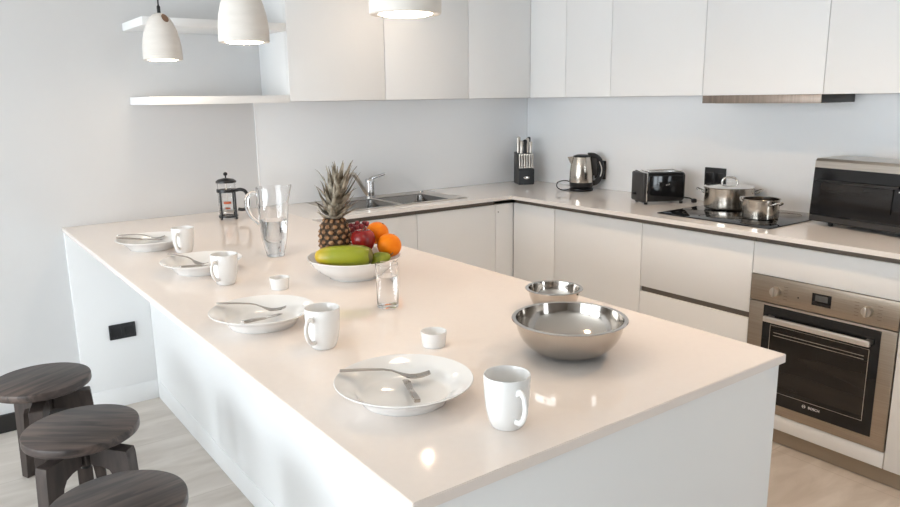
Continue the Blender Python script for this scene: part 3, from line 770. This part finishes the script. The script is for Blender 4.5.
# pineapple
PX, PY, PZ = -2.327, -1.633, .961
t = thing('pineapple', 'whole pineapple with a spiky crown standing in the fruit bowl', 'pineapple', (PX, PY, PZ), 0)
PH, PR = .146, .0490
def prad(z):
    q = z / PH; return PR * (max(0., 1 - abs(2 * q - .92) ** 3.0 * .62)) ** .5 * (1. if q > .0 else 1)
bm = nb()
prof = [(0, 0)] + [(max(.004, prad(PH * k / 16) * (.55 if k == 0 else .96)), PH * k / 16) for k in range(17)] + [(0, PH)]
lathe(bm, prof, 40)
for f_ in bm.faces: f_.material_index = 0
NR = 9; NA = 11
for i in range(NR):
    z = PH * (i + .5) / NR
    for k in range(NA):
        a = 2 * PI * (k + .5 * (i % 2)) / NA
        r = prad(z); nrm = Vector((math.cos(a), math.sin(a), (prad(z - .004) - prad(z + .004)) / .008 * .8)).normalized()
        c = Vector((r * .955 * math.cos(a), r * .955 * math.sin(a), z))
        tx = Vector((-math.sin(a), math.cos(a), 0)); tz = nrm.cross(tx)
        hw = PI * r / NA * .93; hh = PH / NR * .62
        ring = [bm.verts.new(c + tx * (hw * math.cos(2 * PI * j / 6)) + tz * (hh * math.sin(2 * PI * j / 6))) for j in range(6)]
        ring2 = [bm.verts.new(c + nrm * .0042 + tx * (hw * .74 * math.cos(2 * PI * j / 6)) + tz * (hh * .74 * math.sin(2 * PI * j / 6))) for j in range(6)]
        tip = bm.verts.new(c + nrm * .0092 - tz * hh * .15)
        for j in range(6):
            q = (j + 1) % 6
            f1 = bm.faces.new((ring[j], ring[q], ring2[q], ring2[j])); f1.material_index = 0
            f2 = bm.faces.new((ring2[j], ring2[q], tip)); f2.material_index = 1
obj('rind', bm, [M['pinebody'], M['pineeye']], t, smooth=0)
bm = nb(); rnd = random.Random(4)
NL = 62
for k in range(NL):
    q = k / (NL - 1)               # 0 outer low leaves, 1 inner top leaves
    a = k * 2.39996 + rnd.uniform(-.25, .25)
    L_ = (.050 + .060 * min(1, q * 1.6)) * rnd.uniform(.85, 1.15)
    w = .0152 * (1 - .30 * q) * rnd.uniform(.85, 1.1)
    th = R(74 - 60 * q ** .9) + rnd.uniform(-.12, .12)     # from vertical, at the root
    end = R(26 - 20 * q) + rnd.uniform(-.15, .22)
    if rnd.random() < .3: end += R(20)
    z0 = PH - .004 + .088 * q
    rb_ = .020 * (1 - .75 * q)
    out = Vector((math.cos(a), math.sin(a), 0)); side = Vector((-math.sin(a), math.cos(a), 0))
    p = Vector((rb_ * math.cos(a), rb_ * math.sin(a), z0)); rows = []; n = 8
    for st in range(n + 1):
        u = st / n; ww = w * (1 - u ** 1.6) * (.75 + .5 * min(1, u * 3) * (1 - u)) + .0005
        tt = th + (end - th) * min(1, u * 1.5) + (max(0, u - .6) * 1.2 * (1 if rnd.random() > .5 else 0.6))
        dr_ = out * math.sin(tt) + Vector((0, 0, math.cos(tt))); nr_ = out * math.cos(tt) - Vector((0, 0, math.sin(tt)))
        rows.append([bm.verts.new(p - side * ww - nr_ * (.30 * ww)), bm.verts.new(p + nr_ * .0), bm.verts.new(p + side * ww - nr_ * (.30 * ww)), bm.verts.new(p + nr_ * (.0018 * (1 - u) + .0003))])
        p = p + dr_ * (L_ / n)
    for r0, r1 in zip(rows, rows[1:]):
        for j_ in range(4): bm.faces.new((r0[j_], r0[(j_ + 1) % 4], r1[(j_ + 1) % 4], r1[j_]))
    bm.faces.new(rows[0]); bm.faces.new(list(reversed(rows[-1])))
cyl(bm, (0, 0, PH - .008), (0, 0, PH + .095), .015, .005, 12)
for v in bm.verts:
    k_ = max(0, v.co.z - PH); v.co.x += k_ * .13; v.co.y -= k_ * .095
obj('crown', bm, M['pineleaf'], t, smooth=50)

def fruit_body(prof, seg=36, rmod=None): return lathe(nb(), prof, seg, rmod=rmod)
# papaya lying across the front
t = thing('papaya', 'green papaya lying along the front of the fruit bowl', 'papaya', (-2.358, -1.752, 1.0045), R(-36))
prof = [(0, -.092), (.008, -.0915), (.018, -.086), (.027, -.07), (.031, -.045), (.0335, -.01), (.0345, .03), (.0325, .06), (.026, .078), (.016, .086), (0, .088)]
bm = fruit_body(prof, 40, lambda a, z: 1 + .03 * math.cos(5 * a))
bmesh.ops.rotate(bm, verts=bm.verts[:], cent=(0, 0, 0), matrix=Matrix.Rotation(R(90), 3, 'Y'))
obj('flesh', bm, M['papaya'], t)
bm = nb(); sphere(bm, (.0775, 0, 0), .0255, (.5, 1, 1), 24, 14); obj('stalk_end', bm, M['papayaend'], t)
t = thing('pear', 'small green pear wedged between the papaya and an orange', 'pear', (-2.254, -1.786, .981), R(-20))
bm = fruit_body([(0, -.028), (.014, -.026), (.025, -.014), (.027, .0), (.023, .016), (.015, .03), (.010, .038), (0, .041)], 32)
bmesh.ops.rotate(bm, verts=bm.verts[:], cent=(0, 0, 0), matrix=Matrix.Rotation(R(68), 3, 'Y'))
obj('flesh', bm, M['avocado'], t)
bm = nb(); tube(bm, [(.036, 0, .013), (.048, .003, .021)], .0018, 8); obj('stalk', bm, M['stem'], t)
# apple
t = thing('apple', 'dark red apple in the middle of the fruit bowl', 'apple', (-2.266, -1.713, 1.037), 0)
bm = fruit_body([(0, -.030), (.008, -.034), (.020, -.035), (.032, -.024), (.039, -.004), (.0395, .010), (.034, .026), (.022, .034), (.010, .032), (.003, .024), (0, .022)], 40, lambda a, z: 1 + .012 * math.cos(5 * a))
obj('flesh', bm, M['apple'], t)
bm = nb(); tube(bm, [(0, 0, .022), (.002, .001, .034), (.006, .002, .044)], .0014, 8); obj('stalk', bm, M['stem'], t)
def orange(x, y, z, r, lb, rot):
    t = thing('orange', lb, 'orange', (x, y, z), rot, 'oranges in the fruit bowl')
    t.rotation_euler = (R(28), R(15), rot)
    bm = nb(); sphere(bm, (0, 0, 0), r, (1, 1, .96), 36, 24); obj('peel', bm, M['orange'], t)
    bm = nb(); lathe(bm, [(0, r * .965), (.0035, r * .963), (.0028, r * .985), (0, r * .99)], 10); obj('stem_button', bm, M['stem'], t)
orange(-2.192, -1.678, 1.047, .0385, 'upper orange behind, leaning on the apple', .4)
orange(-2.193, -1.753, 1.017, .0400, 'lower orange at the right rim of the bowl', 1.2)
# grapes
t = thing('grape_bunch', 'bunch of dark red grapes behind the apple, beside the pineapple', 'grapes', (-2.222, -1.612, 1.044), 0)
rnd = random.Random(11); pts = []
tries = 0
while len(pts) < 30 and tries < 5000:
    tries += 1
    p = Vector((rnd.uniform(-.046, .042), rnd.uniform(-.020, .024), rnd.uniform(-.024, .034)))
    if (p.x / .046) ** 2 + (p.y / .025) ** 2 + ((p.z - .004) / .032) ** 2 > 1: continue
    if all((p - q).length > .0150 for q in pts): pts.append(p)
gm = None
for p in pts:
    if gm is None:
        bm = nb(); sphere(bm, (0, 0, 0), .0088, (1, 1, 1.08), 16, 12); gm = obj('berry', bm, M['grape'], t); o = gm
    else: o = gm.copy(); COL.objects.link(o); o.parent = t
    o.location = p
bm = nb()
for p in pts[:14]: tube(bm, [(0, 0, .004), tuple(p * .55), tuple(p * .9)], .0010, 6)
tube(bm, [(0, 0, .0), (.004, .006, .03), (.01, .01, .044)], .0016, 8)
obj('stalk', bm, M['stem'], t)

# ---------------------------------------------------------------- stools
def stool(loc, rz, label, first=[None]):
    if first[0] is not None: return dup(first[0], loc, rz, label)
    t = thing('stool', label, 'stool', loc, rz, 'wooden stools along the peninsula'); first[0] = t
    bm = nb(); lathe(bm, [(0, .421), (.170, .421), (.1745, .424), (.176, .428), (.176, .446), (.1745, .4505), (.170, .4525), (0, .4525)], 72)
    obj('seat', bm, M['wood'], t)
    bm = nb(); cyl(bm, (0, 0, .305), (0, 0, .4207), .016, .016, 24); lathe(bm, [(0, .4145), (.055, .4145), (.055, .4207), (0, .4207)], 32); obj('screw', bm, M['black'], t)
    bm = nb(); lathe(bm, [(0, .322), (.036, .322), (.036, .398), (0, .398)], 6); obj('hub', bm, M['legwood'], t, smooth=0)
    for a in (0, 2 * PI / 3, -2 * PI / 3):
        bm = nb()
        pts = [(.033, .392), (.164, .380), (.167, .362), (.186, .0005), (.148, .0005), (.113, .288), (.099, .312), (.073, .324), (.033, .326)]
        prism(bm, pts, lambda x, z: (x, -.0235, z), lambda x, z: (x, .0235, z))
        bmesh.ops.bevel(bm, geom=bm.edges[:], offset=.0018, segments=1, affect='EDGES')
        o = obj('leg', bm, M['legwood'], t, smooth=0); o.rotation_euler = (0, 0, a)
    return t
def turn_legs(t, angles):
    legs = [c for c in t.children if c.name.startswith('leg')]
    for l, a in zip(legs, angles): l.rotation_euler = (0, 0, R(a) - t.rotation_euler[2])
turn_legs(stool((-3.128, -.684, .0003), R(32), 'dark wooden round stool nearest the wall'), (-10, 114, 254))
turn_legs(stool((-3.082, -1.243, .0003), R(-38), 'middle dark wooden stool with a swirling grain'), (-44, 85, 213))
turn_legs(stool((-3.094, -1.815, .0003), R(10), 'dark wooden stool at the bottom edge, nearest the camera'), (-30, 90, 210))

# ---------------------------------------------------------------- lamps
def lamp(loc, rz, label, first=[None]):
    if first[0] is not None: return dup(first[0], loc, rz, label)
    t = thing('pendant_lamp', label, 'lamp', loc, rz, 'concrete pendant lamps over the peninsula'); first[0] = t
    po = [(.0585, .008), (.059, .0005), (.0755, .0), (.0776, .0022), (.0780, .026), (.0768, .052), (.0725, .084), (.0645, .116), (.0530, .145), (.0390, .168), (.024, .182), (.010, .1865), (0, .187)]
    bm = nb(); lathe(bm, po, 64); sh = obj('shade', bm, M['concrete'], t)
    bm = nb(); lathe(bm, [(0, -.0030), (.048, -.0024), (.0540, .0004), (.0582, .004), (.0582, .007), (0, .007)], 48); obj('diffuser', bm, M['bulb'], t)
    bm = nb()
    c = Vector((.0400, 0, .164)); nrm = Vector((.80, 0, .60)).normalized(); ty = Vector((0, 1, 0)); tx = nrm.cross(ty)
    n = 24; ring = [bm.verts.new(c + nrm * .0025 + tx * (.020 * math.cos(2 * PI * k / n)) + ty * (.0135 * math.sin(2 * PI * k / n))) for k in range(n)]
    ring2 = [bm.verts.new(v.co - nrm * .02) for v in ring]
    bm.faces.new(ring); bm.faces.new(list(reversed(ring2)))
    for k in range(n): bm.faces.new((ring[k], ring[(k + 1) % n], ring2[(k + 1) % n], ring2[k]))
    obj('side_hole_shade', bm, M['hole_shade'], sh, smooth=0)  # solid plug; the hole's inner shade is painted by its dark colour
    bm = nb(); lathe(bm, [(0, .186), (.007, .186), (.007, .212), (.0045, .217), (0, .217)], 16); obj('cord_grip', bm, M['cord'], t)
    bm = nb(); cyl(bm, (0, 0, .216), (0, 0, CEIL - loc[2] - .022), .0032, .0032, 10); obj('cord', bm, M['cord'], t)
    bm = nb(); lathe(bm, [(0, CEIL - loc[2] - .025), (.045, CEIL - loc[2] - .025), (.05, CEIL - loc[2] - .001), (0, CEIL - loc[2] - .001)], 32); obj('ceiling_rose', bm, M['concrete'], t)
    return t
LZ = 1.664
lamp((-2.512, -.520, LZ - .009), R(-74), 'leftmost and farthest of the three pale concrete pendant lamps')
lamp((-2.517, -1.452, LZ), R(60), 'middle concrete pendant lamp in front of the shelves')
lamp((-2.510, -2.373, LZ - .002), R(70), 'nearest concrete pendant lamp, at the top centre before a cabinet')

def downlight(x, y, label, first=[None]):
    if first[0] is not None: return dup(first[0], (x, y, CEIL), 0, label)
    t = thing('ceiling_light', label, 'lamp', (x, y, CEIL), 0, 'recessed ceiling lights'); first[0] = t
    obj('housing', lathe(nb(), [(.042, -.0005), (.046, -.0005), (.046, -.062), (.042, -.062)], 40, closed=True), M['darkgrey'], t)
    obj('lens', lathe(nb(), [(0, -.034), (.028, -.034), (.031, -.028), (.031, -.0008), (0, -.0008)], 32), M['downlight'], t)
    return t
sink_light = downlight(-1.386, -.752, 'recessed ceiling light above the sink')
downlight(-1.30, -1.85, 'recessed ceiling light above the middle of the aisle')
downlight(-1.30, -2.95, 'recessed ceiling light above the near end of the aisle')

for c in sink_light.children:      # the light over the sink is dimmed
    if c.name.startswith('lens'): c.material_slots[0].link = 'OBJECT'; c.material_slots[0].material = M['downlight_dim']

# ---------------------------------------------------------------- world, camera, view
w = bpy.data.worlds.new('daylight'); scn.world = w; w.use_nodes = True
nt = w.node_tree; bg = nt.nodes['Background']
bg.inputs['Color'].default_value = (.87, .955, 1.02, 1); bg.inputs['Strength'].default_value = 7.4

cd = bpy.data.cameras.new('camera'); cam = bpy.data.objects.new('camera', cd); COL.objects.link(cam)
cam.location = (-3.40255, -3.74569, 1.48707); cam.rotation_euler = (1.358587, .0142853, -.6336029)
cd.sensor_width = 36; cd.lens = 726.03 / 900 * 36; cd.clip_start = .02
scn.camera = cam
scn.view_settings.view_transform = 'Standard'; scn.view_settings.look = 'None'; scn.view_settings.gamma = 1.
scn.view_settings.use_curve_mapping = False
scn.view_settings.exposure = .43
scn.cycles.use_denoising = True
scn.cycles.caustics_reflective = False
scn.cycles.max_bounces = 14; scn.cycles.diffuse_bounces = 6; scn.cycles.transmission_bounces = 12; scn.cycles.glossy_bounces = 6
scn.cycles.sample_clamp_indirect = 8.
